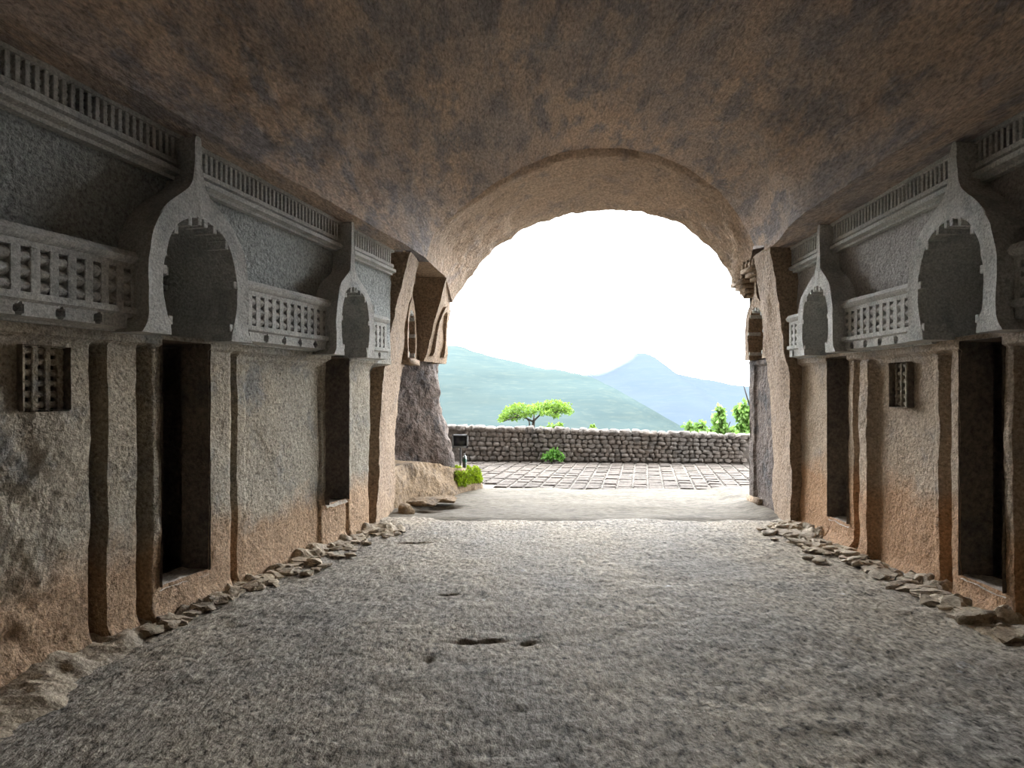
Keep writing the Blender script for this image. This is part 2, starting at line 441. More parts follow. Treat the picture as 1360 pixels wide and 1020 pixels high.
# ------------------------------------------------------------------ vault
def resample(pts, n):
    pts = np.array(pts, float); seg = np.r_[0, np.cumsum(np.linalg.norm(np.diff(pts, axis=0), axis=1))]
    t = np.linspace(0, seg[-1], n)
    return np.stack([np.interp(t, seg, pts[:, k]) for k in range(3)], -1)

NV = 170
def hall_section(Y):
    c = math.cos(WL.th); s = Y / c
    dl = 0.32; dr = 0.50 - 0.17 * float(sstep(6.3, 7.5, Y))
    xl = WL.a + WL.b * Y + dl / c; xr = 3.2 - dr
    zl = 3.14 + float(tilt(np.array(s), np.array(3.13))); zr = 3.14 + float(tilt(np.array(Y), np.array(3.13)))
    apex = 4.52 + 0.015 * (8.4 - Y)
    cx = (xl + xr) / 2; a = (xr - xl) / 2
    f = np.linspace(0, math.pi, NV)
    x = cx - a * np.sign(np.cos(f)) * np.abs(np.cos(f)) ** 0.95
    base = zl + (zr - zl) * f / math.pi
    z = base + (apex - (zl + zr) / 2) * np.sin(f) ** 0.9
    return np.stack([x, np.full(NV, Y), z], -1)

def smooth_curve(p, it=3):
    for _ in range(it):
        q = p.copy(); q[1:-1] = (p[:-2] + 2 * p[1:-1] + p[2:]) / 4; p = q
    return p

CREASE = [(566, 343), (576, 316), (592, 296), (620, 274), (652, 253), (690, 232), (730, 214), (770, 206), (820, 205), (868, 212), (908, 226), (945, 251),
          (974, 282), (993, 308), (1002, 326)]
MOUTH = [(601, 402), (606, 393), (613, 384), (624, 370), (640, 352), (662, 330), (690, 310), (715, 296), (745, 285), (775, 280), (805, 278), (840, 280), (875, 287),
         (905, 298), (930, 318), (950, 338), (965, 360), (976, 380), (988, 397)]
crease = smooth_curve(resample([at(px, py, 8.4) for px, py in CREASE], NV), 12)
def mouth_pt(px, py):
    k = (px - CX) / FPX; return at(px, py, 9.978 / (1 + 0.3 * k))
mouth = smooth_curve(resample([mouth_pt(*q) for q in MOUTH], NV), 8)

def build_ceiling():
    secs = []
    for Y in np.concatenate([np.arange(-4.2, 2.0, 0.25), np.arange(2.0, 7.46, 0.05)]): secs.append(hall_section(Y))
    last = secs[-1]
    tgt = crease.copy()
    c2 = crease.copy(); cen = crease.mean(0)
    grow = np.array([1.0, 0, 1.0])
    ring = crease + (crease - np.array([0.85, 8.4, 2.9])) * grow * (0.055 * np.sin(np.linspace(0, math.pi, NV))[:, None] ** 1.5)   # hall side of the step
    for u in np.linspace(0.06, 1, 15): secs.append(last * (1 - u) + ring * u)
    n_h = len(secs)
    inner = crease.copy(); inner[:, 1] = 8.44
    secs.append(inner)
    for u in np.linspace(0.04, 1, 26):
        p = inner * (1 - u) + mouth * u
        Yl = 8.44 + (mouth[0, 1] - 8.44) * u
        want = np.array([np.interp(Yl, [8.44, 9.42, mouth[0, 1]], [-1.06, -0.915, mouth[0, 0]]), p[0, 1], np.interp(Yl, [8.44, 9.42, mouth[0, 1]], [3.14, 3.08, mouth[0, 2]])])
        wgt = (1 - sstep(0, 40, np.arange(NV)))[:, None]
        p = p + (want - p[0]) * wgt      # the bay rim keeps its height until the outer rib starts
        secs.append(p)
    # rounded outer lip
    for g, dy in ((0.012, 0.06), (0.05, 0.14), (0.12, 0.25)):
        p = mouth.copy(); v = p - np.array([1.15, 0, 2.2]); v[:, 1] = 0
        p = p + v * g; p[:, 1] += dy; secs.append(p)
    P = np.array(secs)
    # normals for displacement
    du = np.gradient(P, axis=1); dv = np.gradient(P, axis=0)
    N = np.cross(du, dv); N /= np.linalg.norm(N, axis=-1, keepdims=True) + 1e-9
    x, y, z = P[..., 0], P[..., 1], P[..., 2]
    edge = np.sin(np.linspace(0, math.pi, NV))[None, :]
    amp = sstep(0.0, 0.25, edge)
    D = 0.026 * fbm(x, y * 0.6, z, 3.5, 5, 61, 0.65) + 0.05 * fbm(x, y * 0.6, z, 0.8, 3, 62)
    rag = np.zeros(P.shape[:2]); rag[n_h + 5:] = 1
    D = D + rag * 0.02 * fbm(x, y, z, 5, 4, 65)
    for px, py, Y0 in ((421, 213, 5.9), (970, 268, 8.0), (955, 262, 7.9), (640, 352, 9.6), (650, 345, 9.5), (592, 385, 9.2)):
        q = at(px, py, Y0); r2 = (x - q[0]) ** 2 + (z - q[2]) ** 2 + 0.35 * (y - q[1]) ** 2
        D = D + 0.06 * np.exp(-r2 / 0.0018)
    D = np.where(np.arange(P.shape[0])[:, None] > n_h - 3, D * 0.8, D)
    up = np.where(N[..., 2:3] < 0, -1.0, 1.0)
    P = P + N * up * (D * amp)[..., None]
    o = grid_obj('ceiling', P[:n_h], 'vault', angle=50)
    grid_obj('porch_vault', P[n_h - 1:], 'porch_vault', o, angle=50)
    return tag(o, 'rough brown barrel vault of the rock-cut hall', 'ceiling', kind='structure')
CEIL = build_ceiling()

# ledge soffits under the springing of the vault
for side, W in (('L', WL), ('R', WR)):
    mb = MB(); sv = np.linspace(S0 - 5.5, SEND[side] + 0.02, 160)
    rows = []
    for t in np.linspace(0, 1, 9):
        pts = []
        for s in sv:
            Y = s * math.cos(W.th)
            di = 0.335 if side == 'L' else 0.515 - 0.17 * float(sstep(6.3, 7.5, Y))
            pts.append(W.p(s, -0.05 + (di + 0.05) * t, 3.135) + np.array([0, 0, 0.006 * float(fbm(s, t, 0, 6, 3))]))
        rows.append(pts)
    rows.append([p + np.array([0, 0, 0.10]) for p in rows[-1]])
    mb.grid(np.array(rows))
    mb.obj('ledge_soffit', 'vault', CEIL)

# ------------------------------------------------------------------ back of the hall behind the camera
def build_back():
    th = np.linspace(0, math.pi, 60); zz = np.linspace(-0.1, 3.4, 24)
    cl, cr = WL.p(S0, 0, 0), WR.p(S0, 0, 0)
    TH, Z = np.meshgrid(th, zz, indexing='ij')
    cx, a = (cl[0] + cr[0]) / 2, (cr[0] - cl[0]) / 2
    X = cx - a * np.cos(TH); Y = S0 * 0.965 - 5.0 * np.sin(TH) ** 0.55
    X = X + 0.03 * fbm(X, Y, Z, 2, 3, 5)
    o = grid_obj('wall_back', np.stack([X, Y, Z], -1), 'wall')
    tag(o, 'curved rock apse wall closing the inner end of the hall', 'wall', kind='structure')
    mb = MB()
    mb.patch((-6, -4.1, 3.0), (6, -4.1, 3.0), (6, -4.1, 6), (-6, -4.1, 6), 8, 8)
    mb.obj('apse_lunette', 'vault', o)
build_back()

# ------------------------------------------------------------------ carved friezes (railing pattern under the vault)
def patch_obj(name, W, s0, s1, z0, z1, hs, hz, dfun, mat, parent, back=-0.03, amp=0.005):
    ss = np.linspace(s0, s1, max(2, int(round((s1 - s0) / hs)) + 1)); zz = np.linspace(z0, z1, max(2, int(round((z1 - z0) / hz)) + 1))
    S, Z = np.meshgrid(ss, zz, indexing='ij')
    D = dfun(S, Z)
    Pw = W.p(S, 0 * S, Z)
    D = D + amp * fbm(Pw[..., 0], Pw[..., 1], Pw[..., 2], 7, 4, 77, 0.6)
    # closed rim back to the wall
    Sx = np.pad(S, 1, mode='edge'); Zx = np.pad(Z, 1, mode='edge'); Dx = np.pad(D, 1, constant_values=back)
    return grid_obj(name, W.p(Sx, Dx, Zx), mat, parent, angle=40)

def box_mesh(name, w, d, hgt, bev, mat):
    bm = bmesh.new(); bmesh.ops.create_cube(bm, size=1.0)
    for v in bm.verts: v.co = (v.co.x * w, v.co.y * d, v.co.z * hgt)
    if bev: bmesh.ops.bevel(bm, geom=bm.edges[:], offset=bev, segments=1, affect='EDGES')
    return bm_mesh(name, bm, False, mat)

def lens_mesh(name, w, bulge, hgt, mat, nseg=8):
    """cross bar of lens section: bulges out of the wall"""
    mb = MB(); a = np.linspace(-math.pi / 2, math.pi / 2, nseg + 1); P = []
    for x in (-w / 2, w / 2):
        P.append([(x, bulge * math.cos(t), hgt / 2 * math.sin(t)) for t in a])
    mb.grid(np.array(P))
    for x in (-w / 2, w / 2):
        ring = [(x, bulge * math.cos(t), hgt / 2 * math.sin(t)) for t in a]
        for i in range(1, nseg): mb.add([ring[0], ring[i], ring[i + 1], ring[i + 1]], [[0, 1, 2, 3]])
    me = mb.mesh(name); me.materials.append(M[mat]); return me

post_small = box_mesh('frieze_post', 0.027, 0.055, 0.135, 0.003, 'carved')
for side, W in (('L', WL), ('R', WR)):
    def dfr(S, Z):
        d = np.full(S.shape, 0.055)
        d = np.where(Z < 2.975, 0.105, d)
        d = np.where(Z < 2.935, 0.085, d)
        d = np.where((Z < 2.915), 0.135, d)
        d = np.where(Z < 2.868, 0.09, d)
        d = np.where(Z > 3.105, 0.115, d)
        return d
    fr = patch_obj('carved_frieze', W, S0, SEND[side] - 0.02, 2.845, 3.14, 0.04, 0.0105, dfr, 'carved', walls[side])
    s = S0 + 0.03; k = 0; bars = MB()
    while s < SEND[side] - 0.06:
        if all(abs(s - a[0]) > 0.045 for a in ARCHES[side]):
            o = link('frieze_post', post_small, None, fr); o.matrix_world = W.mat(s, 0.078, 3.04)
            for j in range(3):
                bars.box(s + 0.012, s + 0.04, 0.04, 0.082, 2.985 + j * 0.042, 2.985 + j * 0.042 + 0.026, W.T)
        s += 0.052; k += 1
    b = bars.obj('frieze_cross_bars', 'carved', fr, smooth=False); b['kind'] = 'stuff'

# ------------------------------------------------------------------ railings with socketed beams
RAILS = {'L': [(1.8, 4.25, 0.0), (5.17, 6.42, 0.0), (7.10, 7.60, -0.03)], 'R': [(1.8, 4.10, 0.06), (5.03, 6.22, 0.0), (6.98, 7.42, 0.0)]}
post_big = box_mesh('rail_post', 0.055, 0.07, 0.25, 0.004, 'carved')
lens_big = lens_mesh('cross_bar', 0.056, 0.062, 0.078, 'carved')
for side, W in (('L', WL), ('R', WR)):
    for s0, s1, dz in RAILS[side]:
        def drl(S, Z):
            z = Z - dz
            d = np.full(S.shape, 0.09)                     # recessed field
            d = np.where(z > 2.215, 0.165, d)              # upper rail
            d = np.where(z > 2.265, 0.205 - 0.02 * np.abs((z - 2.29) / 0.03), d)   # coping
            d = np.where(z < 1.995, 0.195, d)              # lower rail
            d = np.where(z < 1.950, 0.165, d)              # socketed beam
            d = np.where(z < 1.872, 0.08, d)
            q = (S - s0 - 0.10 + 0.115) % 0.23 - 0.115
            r = np.sqrt(q ** 2 + (z - 1.912) ** 2)
            ins = (r < 0.024) & (S > s0 + .04) & (S < s1 - .04)
            d = np.where(ins, 0.08, d)
            return d
        r = patch_obj('railing_relief', W, s0, s1, 1.855 + dz, 2.325 + dz, 0.0115, 0.0115, drl, 'carved', walls[side], back=0.0)
        n = max(2, int(round((s1 - s0) / 0.108)))
        pit = (s1 - s0 - 0.055) / n
        for i in range(n + 1):
            s = s0 + 0.0275 + i * pit
            o = link('rail_post', post_big, None, r); o.matrix_world = W.mat(s, 0.132, 2.105 + dz)
            if i < n:
                for j in range(3):
                    o = link('cross_bar', lens_big, None, r); o.matrix_world = W.mat(s + pit / 2, 0.103, 2.030 + j * 0.074 + dz)

# ------------------------------------------------------------------ horseshoe arches with niches
def circ_dent(W, po, pi_, parent, k):
    pass
dent_me = box_mesh('arch_bracket', 0.04, 0.16, 0.055, 0.004, 'carved')
def build_arch(W, s0, k, z0, parent, D=ARCH_D, depth=0.42, mat='carved', teeth=True):
    po = arch_pts(s0, k, z0, ARCH_OUT); pi_ = arch_pts(s0, k, z0, ARCH_IN)
    def dens(p, n):
        q = np.array([[a, 0, b] for a, b in p]); 
        out = []
        for i in range(len(q) - 1):
            for t in np.linspace(0, 1, n, endpoint=False): out.append(q[i] * (1 - t) + q[i + 1] * t)
        out.append(q[-1]); return smooth_curve(np.array(out), 4)[:, [0, 2]]
    po, pi_ = dens(po, 4), dens(pi_, 4)
    mb = MB(); rows = []
    def ring(pts, d):
        d = np.full(len(pts), float(d))
        d = np.where(d > 0.1, np.minimum(d, D - 0.04 * (D > .2) * sstep(z0 + 0.55 * k, z0 + 1.05 * k, pts[:, 1])), d)
        return W.p(pts[:, 0], d + 0.006 * fbm(pts[:, 0], pts[:, 1], 0 * pts[:, 0] + float(np.max(d)), 9, 3), pts[:, 1])
    rows = [ring(po, -0.06), ring(po, D * 0.5), ring(po, D - 0.015), ring(po * 0.96 + pi_ * 0.04, D)]
    for t in (0.3, 0.55, 0.8, 0.97): rows.append(ring(po * (1 - t) + pi_ * t, D - 0.004))
    rows += [ring(pi_, D - 0.012), ring(pi_, D * 0.4), ring(pi_, -0.1), ring(pi_, -depth)]
    mb.grid(np.array(rows))
    # feet undersides
    for e in (0, -1):
        mb.quad(rows[3][e], rows[8][e], rows[10][e], rows[0][e])
    a = mb.obj('horseshoe_arch', mat, parent)
    # niche: ribbed back and floor
    lo, hi = pi_[:, 0].min() - 0.02, pi_[:, 0].max() + 0.02; top = pi_[:, 1].max() + 0.02
    ss = np.linspace(lo, hi, 30); zz = np.arange(z0 - 0.02, top, 0.012)
    S, Z = np.meshgrid(ss, zz, indexing='ij')
    ph = ((Z - z0) / (0.118 * (k if k < 1 else 1.0))) % 1.0
    Dp = -depth + 0.03 + 0.05 * (ph < 0.42) + 0.10 * sstep(z0 + 0.25, z0 + 0.75 * k, Z)
    Dp = Dp + 0.006 * fbm(S, Z, 0 * S, 9, 3)
    nb = grid_obj('niche_back', W.p(S, Dp, Z), mat, parent)
    fl = MB(); fl.patch(W.T(lo - .2, ARCH_D * 0.0 + 0.06, z0 - 0.005), W.T(hi + .2, 0.06, z0 - 0.005), W.T(hi + .2, -depth, z0 - 0.005), W.T(lo - .2, -depth, z0 - 0.005), 12, 8, 0.004)
    fl.obj('niche_floor', mat, parent)
    if teeth:
        idx = [int(len(pi_) * q) for q in (0.06, 0.17, 0.28, 0.38, 0.46, 0.54, 0.62, 0.72, 0.83, 0.94)]
        for i in idx:
            p = pi_[i]; dirn = np.array([s0, z0 + 0.30 * k]) - p; dirn /= np.linalg.norm(dirn)
            if 0.33 < i / len(pi_) < 0.67: q = p + np.array([0, -0.018])
            else: q = p + np.array([np.sign(dirn[0]) * 0.012, 0])
            o = link('arch_bracket', dent_me, None, a); o.matrix_world = W.mat(q[0], D - 0.085, q[1]) @ Matrix.Diagonal((0.9 * k, 1, k, 1))
    return a
for side, W in (('L', WL), ('R', WR)):
    for s0, k, z0 in ARCHES[side]: build_arch(W, s0, k, z0, walls[side])

# ------------------------------------------------------------------ cells behind the doors
dn = 0
DLAB = {('L', 0): 'dark cell doorway under the large horseshoe arch beside the lattice window, ledge side',
        ('L', 1): 'dark cell doorway with the tallest sill, under the small horseshoe arch, ledge side',
        ('R', 0): 'dark cell doorway under the large horseshoe arch, opposite the mossy ledge side',
        ('R', 1): 'dark cell doorway under the small horseshoe arch, opposite the mossy ledge side'}
for side, W in (('L', WL), ('R', WR)):
    for i, (a, b, z0, z1) in enumerate(DOORS[side]):
        dn += 1; mb = MB(); t = -0.20; bk = -1.9; e0, e1 = a - 0.55, b + 0.55
        if side == 'R' and i == 1: e1 = b + 0.45
        zf, zc = 0.05, 2.0; F = 0.045
        zc = 1.86
        T = W.T
        mb.patch(T(a, F, z0), T(a, t, z0), T(a, t, z1), T(a, F, z1), 10, 60, .004, 6)
        mb.patch(T(b, F, z0), T(b, t, z0), T(b, t, z1), T(b, F, z1), 10, 60, .004, 6)
        mb.patch(T(a, F, z1), T(b, F, z1), T(b, t, z1), T(a, t, z1), 10, 10)
        # room
        mb.quad(T(e0, t, zf), T(a, t, zf), T(a, t, zc), T(e0, t, zc)); mb.quad(T(b, t, zf), T(e1, t, zf), T(e1, t, zc), T(b, t, zc))
        mb.quad(T(a, t, z1), T(b, t, z1), T(b, t, zc), T(a, t, zc)); mb.quad(T(a, t, zf), T(b, t, zf), T(b, t, z0), T(a, t, z0))
        mb.patch(T(e0, t, zf), T(e0, bk, zf), T(e0, bk, zc), T(e0, t, zc), 20, 20, .02)
        mb.patch(T(e1, t, zf), T(e1, bk, zf), T(e1, bk, zc), T(e1, t, zc), 20, 20, .02)
        mb.patch(T(e0, bk, zf), T(e1, bk, zf), T(e1, bk, zc), T(e0, bk, zc), 20, 20, .02)
        mb.quad(T(e0, t, zf), T(e1, t, zf), T(e1, bk, zf), T(e0, bk, zf)); mb.quad(T(e0, t, zc), T(e1, t, zc), T(e1, bk, zc), T(e0, bk, zc))
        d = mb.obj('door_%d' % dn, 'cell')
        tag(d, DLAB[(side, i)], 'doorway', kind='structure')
        ss = np.linspace(a - 0.005, b + 0.005, 26); dd = np.linspace(0.03, t, 10)
        S, Dd = np.meshgrid(ss, dd, indexing='ij')
        Z = z0 + 0.012 * fbm(S, Dd, 0 * S, 9, 3) - 0.03 * sstep(0.0, 0.03, Dd)
        grid_obj('door_sill', W.p(S, Dd, Z), 'sill', d)

# ------------------------------------------------------------------ lattice windows
bar_v = box_mesh('lattice_bar', 0.036, 0.035, 0.36, 0.004, 'wall')
bar_h = box_mesh('lattice_crossbar', 0.29, 0.026, 0.036, 0.008, 'wall')
for n, (side, W) in enumerate((('L', WL), ('R', WR))):
    a, b, z0, z1 = WINS[side]; T = W.T; mb = MB(); bk = -0.16; F = 0.03
    mb.patch(T(a, F, z0), T(a, bk, z0), T(a, bk, z1), T(a, F, z1), 8, 12, .003); mb.patch(T(b, F, z0), T(b, bk, z0), T(b, bk, z1), T(b, F, z1), 8, 12, .003)
    mb.patch(T(a, F, z1), T(b, F, z1), T(b, bk, z1), T(a, bk, z1), 8, 8, .003); mb.patch(T(a, F, z0), T(b, F, z0), T(b, bk, z0), T(a, bk, z0), 8, 8, .003)
    mb.quad(T(a, bk, z0), T(b, bk, z0), T(b, bk, z1), T(a, bk, z1))
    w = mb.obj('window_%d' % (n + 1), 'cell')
    tag(w, 'small square lattice window beside the pilaster strips, ledge side wall' if side == 'L' else
        'small narrow lattice window between the two cell doors, wall opposite the ledge', 'window', kind='structure')
    nb = 4
    for i in range(nb):
        s = a + 0.03 + (b - a - 0.06) * (i + 0.0) / (nb - 1)
        o = link('lattice_bar', bar_v, None, w); o.matrix_world = W.mat(s, -0.03, (z0 + z1) / 2) @ Matrix.Diagonal((1.0 if side == 'L' else 0.6, 1, 1, 1))
    for j in range(6):
        z = z0 + 0.028 + (z1 - z0 - 0.056) * j / 5
        o = link('lattice_crossbar', bar_h, None, w); o.matrix_world = W.mat((a + b) / 2, -0.034, z)

# ------------------------------------------------------------------ leaning rock jambs at the end of the hall
def jamb(name, prof, y0, y1, out, label, cat, mat='jamb', z_off=0.0, lean=0.0, slope=0.0, lean_bot=None):
    """prof: (X, z) edge from bottom to top; solid between y0 and y1, reaching 'out' metres into the side rock"""
    zs = np.array([p[1] for p in prof]); xs = np.array([p[0] for p in prof])
    zz = np.linspace(zs[0], zs[-1], 70); xx = np.interp(zz, zs, xs)
    xx = smooth_curve(np.stack([xx, xx, xx], -1), 10)[:, 0]
    sg = 1 if out < 0 else -1
    mb = MB(); rows = []
    for t in np.linspace(1, 0, 14): rows.append([(x + out * t, y0, z) for x, z in zip(xx, zz)])
    le = np.full(70, lean) if lean_bot is None else np.linspace(lean_bot, lean, 70)
    for t in np.linspace(0, 1, 16)[1:]: rows.append([(x + l * t, y0 + (y1 - y0) * t, z) for x, z, l in zip(xx, zz, le)])
    for t in np.linspace(0, 1, 8)[1:]: rows.append([(x + l + out * t, y1, z) for x, z, l in zip(xx, zz, le)])
    P = np.array(rows); P[:, :, 1] += slope * P[:, :, 2] * np.clip((y1 - P[:, :, 1]) / (y1 - y0), 0, 1)
    x, y, z = P[..., 0], P[..., 1], P[..., 2]
    n = 0.014 * fbm(x, y, z, 4, 5, 91, 0.6) + 0.02 * fbm(x, y, z, 1.2, 2, 92)
    P[..., 0] += n * sg; P[..., 1] += n * 0.5
    mb.grid(P)
    o = mb.obj(name, mat, angle=50)
    return tag(o, label, cat, kind='structure')

LJ = [(-1.50, -0.08), (-1.475, 0.5), (-1.46, 1.05), (-1.416, 1.78), (-1.372, 2.2), (-1.294, 2.65), (-1.197, 3.0), (-1.16, 3.1)]
jamb('trim_1', LJ, 7.45, 8.42, -0.8, lean=0.03, slope=0.1, label= 'leaning rough rock jamb ending the hall wall, ledge side', cat='jamb')
RJ = [(3.10, -0.08), (3.09, 0.3), (3.085, 1.1), (3.06, 1.5), (3.01, 2.05), (2.94, 2.6), (2.875, 3.05), (2.86, 3.13)]
jamb('trim_2', RJ, 7.50, 8.2, 0.55, 'leaning rough rock jamb ending the hall wall opposite the ledge', 'jamb', lean=0.06)

# ---- porch, ledge side: bay with an arch relief, outer rib, broken rock, bench ledge
class Flat(Wall):
    def __init__(s, side, X):
        s.side = side; s.a = X; s.b = 0; s.th = 0; s.t = np.array([0, 1.0, 0]); s.n = np.array([1.0 if side == 'L' else -1.0, 0, 0]); s.o = np.array([X, 0, 0])
    def p(s, S, D, Z):
        S, D, Z = np.broadcast_arrays(np.asarray(S, float), np.asarray(D, float), np.asarray(Z, float))
        return s.o + S[..., None] * s.t + D[..., None] * s.n + Z[..., None] * np.array([0, 0, 1.0])

BAY = Flat('L', -1.44)
def build_bay():
    yy = np.arange(8.36, 9.50, 0.025); zz = np.arange(1.2, 3.3, 0.025)
    S, Z = np.meshgrid(yy, zz, indexing='ij')
    D = 0.012 * fbm(S, Z, 0 * S, 4, 4, 13) + 0.10 * sstep(2.95, 3.0, Z) + 0.05 * smooth_box(Z, 2.75, 2.82)
    edge = 1.45 + 0.62 * sstep(8.45, 9.35, S) + 0.10 * fbm(S, 0 * S, 0 * S, 4, 4, 3)
    keep = (Z > edge)[:-1, :-1]
    s0, k, z0 = 8.92, 0.86, 1.93
    po = arch_pts(s0, k * .95, z0 + .01, ARCH_OUT); keep &= ~(inside(po, S, Z) & (Z < z0 + .8 * k))[:-1, :-1]
    o = grid_obj('wall_porch', BAY.p(S, D, Z), 'jamb', mask=keep)
    tag(o, 'porch wall bay with an arch relief above the broken rock hollow', 'wall', kind='structure')
    build_arch(BAY, s0, k, z0, o, D=0.13, depth=0.3, mat='jamb', teeth=True)
    mb = MB(); mb.patch((-2.2, 8.38, 3.14), (-1.03, 8.38, 3.10), (-0.90, 9.52, 3.08), (-2.2, 9.52, 3.12), 14, 14, .01)
    mb.obj('bay_soffit', 'jamb', o)
    # rail fragment hanging under the arch
    mb = MB(); mb.box(8.5, 9.42, 0.0, 0.16, 1.86, 1.93, BAY.T); f = mb.obj('arch_base_ledge', 'jamb', o, smooth=False)
build_bay()
RIB = [(-1.22, 1.92), (-1.17, 2.05), (-1.10, 2.44), (-0.99, 2.75), (-0.925, 3.04), (-0.91, 3.08)]
jamb('trim_3', RIB, 9.42, 10.35, -0.75, 'outer rock rib of the porch hanging above the broken rock', 'rib', lean=-0.03, lean_bot=0.22)
RIBW = Flat('L', -1.12)
def rib_arch():
    class Tl(Flat):
        def p(s, S, D, Z):
            S, D, Z = np.broadcast_arrays(np.asarray(S, float), np.asarray(D, float), np.asarray(Z, float))
            X = np.interp(Z, [p[1] for p in RIB], [p[0] for p in RIB]) + np.interp(Z, [1.92, 3.08], [0.22, -0.03]) * (S - 9.42) / 0.93 + 0.012
            return np.stack([X + D, S, Z], -1)
    W = Tl('L', 0)
    o = [x for x in bpy.data.objects if x.name == 'trim_3'][0]
    po = arch_pts(9.86, 0.62, 2.02, ARCH_OUT); pi_ = arch_pts(9.86, 0.62, 2.02, ARCH_IN)
    mb = MB(); rows = [W.p(po[:, 0], 0 * po[:, 0] - .03, np.minimum(po[:, 1], 2.72)), W.p(po[:, 0], 0 * po[:, 0] + .035, np.minimum(po[:, 1], 2.72)),
                       W.p(pi_[:, 0], 0 * pi_[:, 0] + .035, pi_[:, 1]), W.p(pi_[:, 0], 0 * pi_[:, 0] - .03, pi_[:, 1])]
    mb.grid(np.array(rows)); mb.obj('arch_relief', 'jamb', o)
rib_arch()

def broken_rock():
    path = np.array([(-1.85, 8.30), (-1.9, 8.45), (-1.97, 8.8), (-2.0, 9.3), (-1.72, 9.75), (-1.36, 10.15), (-1.10, 10.45), (-1.08, 10.7), (-1.3, 11.0), (-2.2, 11.5), (-4, 12.2), (-8, 13.2)])
    pts = smooth_curve(resample(np.c_[path, np.zeros(len(path))], 220), 10)
    zz = np.linspace(0.1, 3.3, 80)
    Xp, Z = np.meshgrid(pts[:, 0], zz, indexing='ij'); Yp, _ = np.meshgrid(pts[:, 1], zz, indexing='ij')
    flare = 0.16 * (1 - sstep(0.4, 1.3, Z)) * sstep(9.9, 10.5, Yp)
    n = 0.10 * fbm(Xp, Yp, Z, 1.6, 5, 71, 0.55) + 0.03 * np.abs(fbm(Xp, Yp, Z, 6, 3, 72))
    hollow = 0.22 * np.exp(-((Z - 0.75) / 0.3) ** 2 - ((Yp - 9.8) / 0.35) ** 2)
    P = np.stack([Xp + n - hollow + flare, Yp + 0.6 * n * 0, Z], -1)
    o = grid_obj('rock_outcrop', P, 'dark', angle=50)
    tag(o, 'dark broken rock face hollowed out above the bench ledge', 'rock', kind='structure')
broken_rock()

def bench():
    out = np.array([(-1.47, 8.40), (-1.36, 8.9), (-1.12, 9.35), (-0.86, 9.8), (-0.62, 10.2), (-0.48, 10.45), (-0.44, 10.62), (-0.5, 10.8), (-0.9, 11.1), (-1.6, 11.4), (-2.6, 11.7)])
    e = smooth_curve(resample(np.c_[out, np.zeros(len(out))], 150), 5)
    cen = np.array([-2.6, 9.9, 0]); rows = []
    def hgt(y): return 0.54 - 0.235 * sstep(9.2, 10.5, y)
    for t in np.linspace(0, 1, 14):              # riser
        q = e.copy(); q[:, 2] = -0.05 + (hgt(q[:, 1]) + 0.05) * t
        inn = (cen - e); inn /= np.linalg.norm(inn, axis=1, keepdims=True)
        q[:, :2] += inn[:, :2] * (0.10 * t ** 2)
        rows.append(q)
    for t in np.linspace(0.05, 0.9, 12):
        q = rows[13] * (1 - t) + cen * t; q[:, 2] = hgt(e[:, 1]) + 0.02 * t; rows.append(q)
    P = np.array(rows); x, y, z = P[..., 0], P[..., 1], P[..., 2]
    n = 0.035 * fbm(x, y, z, 3.2, 5, 81, 0.6)
    P[..., 0] += n; P[..., 1] -= n * 0.5; P[..., 2] += 0.4 * n * sstep(0.05, .2, z)
    o = grid_obj('rock_ledge', P, 'ledge', angle=50)
    tag(o, 'low tan rock bench ledge with bright moss on its outer end', 'ledge', kind='structure')
    return o
LEDGE = bench()

# ---- porch, opposite side
RBAY = Flat('R', 3.22)
def build_rbay():
    yy = np.arange(8.0, 9.12, 0.025); zz = np.arange(-0.05, 3.3, 0.025)
    S, Z = np.meshgrid(yy, zz, indexing='ij')
    D = 0.010 * fbm(S, Z, 0 * S, 4, 4, 19) + 0.04 * smooth_box(Z, 1.84, 1.92) + 0.03 * smooth_box(S, 8.93, 9.2) * (Z < 1.85)
    s0, k, z0 = 8.62, 0.80, 1.93
    po = arch_pts(s0, k * .95, z0 + .01, ARCH_OUT); keep = ~(inside(po, S, Z) & (Z < z0 + .8 * k))[:-1, :-1]
    o = grid_obj('wall_porch', RBAY.p(S, D, Z), 'dark', mask=keep)
    tag(o, 'porch wall with arch relief and bracketed cornice opposite the ledge', 'wall', kind='structure')
    build_arch(RBAY, s0, k, z0, o, D=0.13, depth=0.3, mat='jamb')
    mb = MB(); mb.box(8.72, 9.16, -0.1, 0.05, 0.0, 0.11, RBAY.T); mb.obj('pillar_base', 'jamb', o, smooth=False)
    # outer return of the wall
    mb = MB(); mb.patch((3.19, 9.1, -0.1), (11, 8.3, -0.1), (11, 8.3, 5), (3.19, 9.1, 3.4), 20, 20, .04); mb.obj('outer_face', 'cliff', o)
    # stepped merlon cornice: two bracket capitals
    for yc, xo, zc in ((9.02, 0.10, 2.92), (8.55, 0.12, 3.02)):
        cb = MB()
        for j in range(4):
            w = 0.10 + 0.05 * j; cb.box(yc - w, yc + w, -0.1, xo + 0.045 * j, zc - 0.17 + 0.055 * j, zc - 0.12 + 0.055 * j, RBAY.T)
        c = cb.obj('bracket_capital', 'jamb', o, smooth=False)
        for m_ in range(4):
            mm = MB(); y = yc - 0.18 + 0.12 * m_
            mm.box(y - 0.035, y + 0.035, xo + 0.02, xo + 0.13, zc + 0.045, zc + 0.11, RBAY.T); mm.box(y - 0.018, y + 0.018, xo + 0.03, xo + 0.12, zc + 0.11, zc + 0.145, RBAY.T)
            mm.obj('merlon', 'jamb', c, smooth=False)
build_rbay()

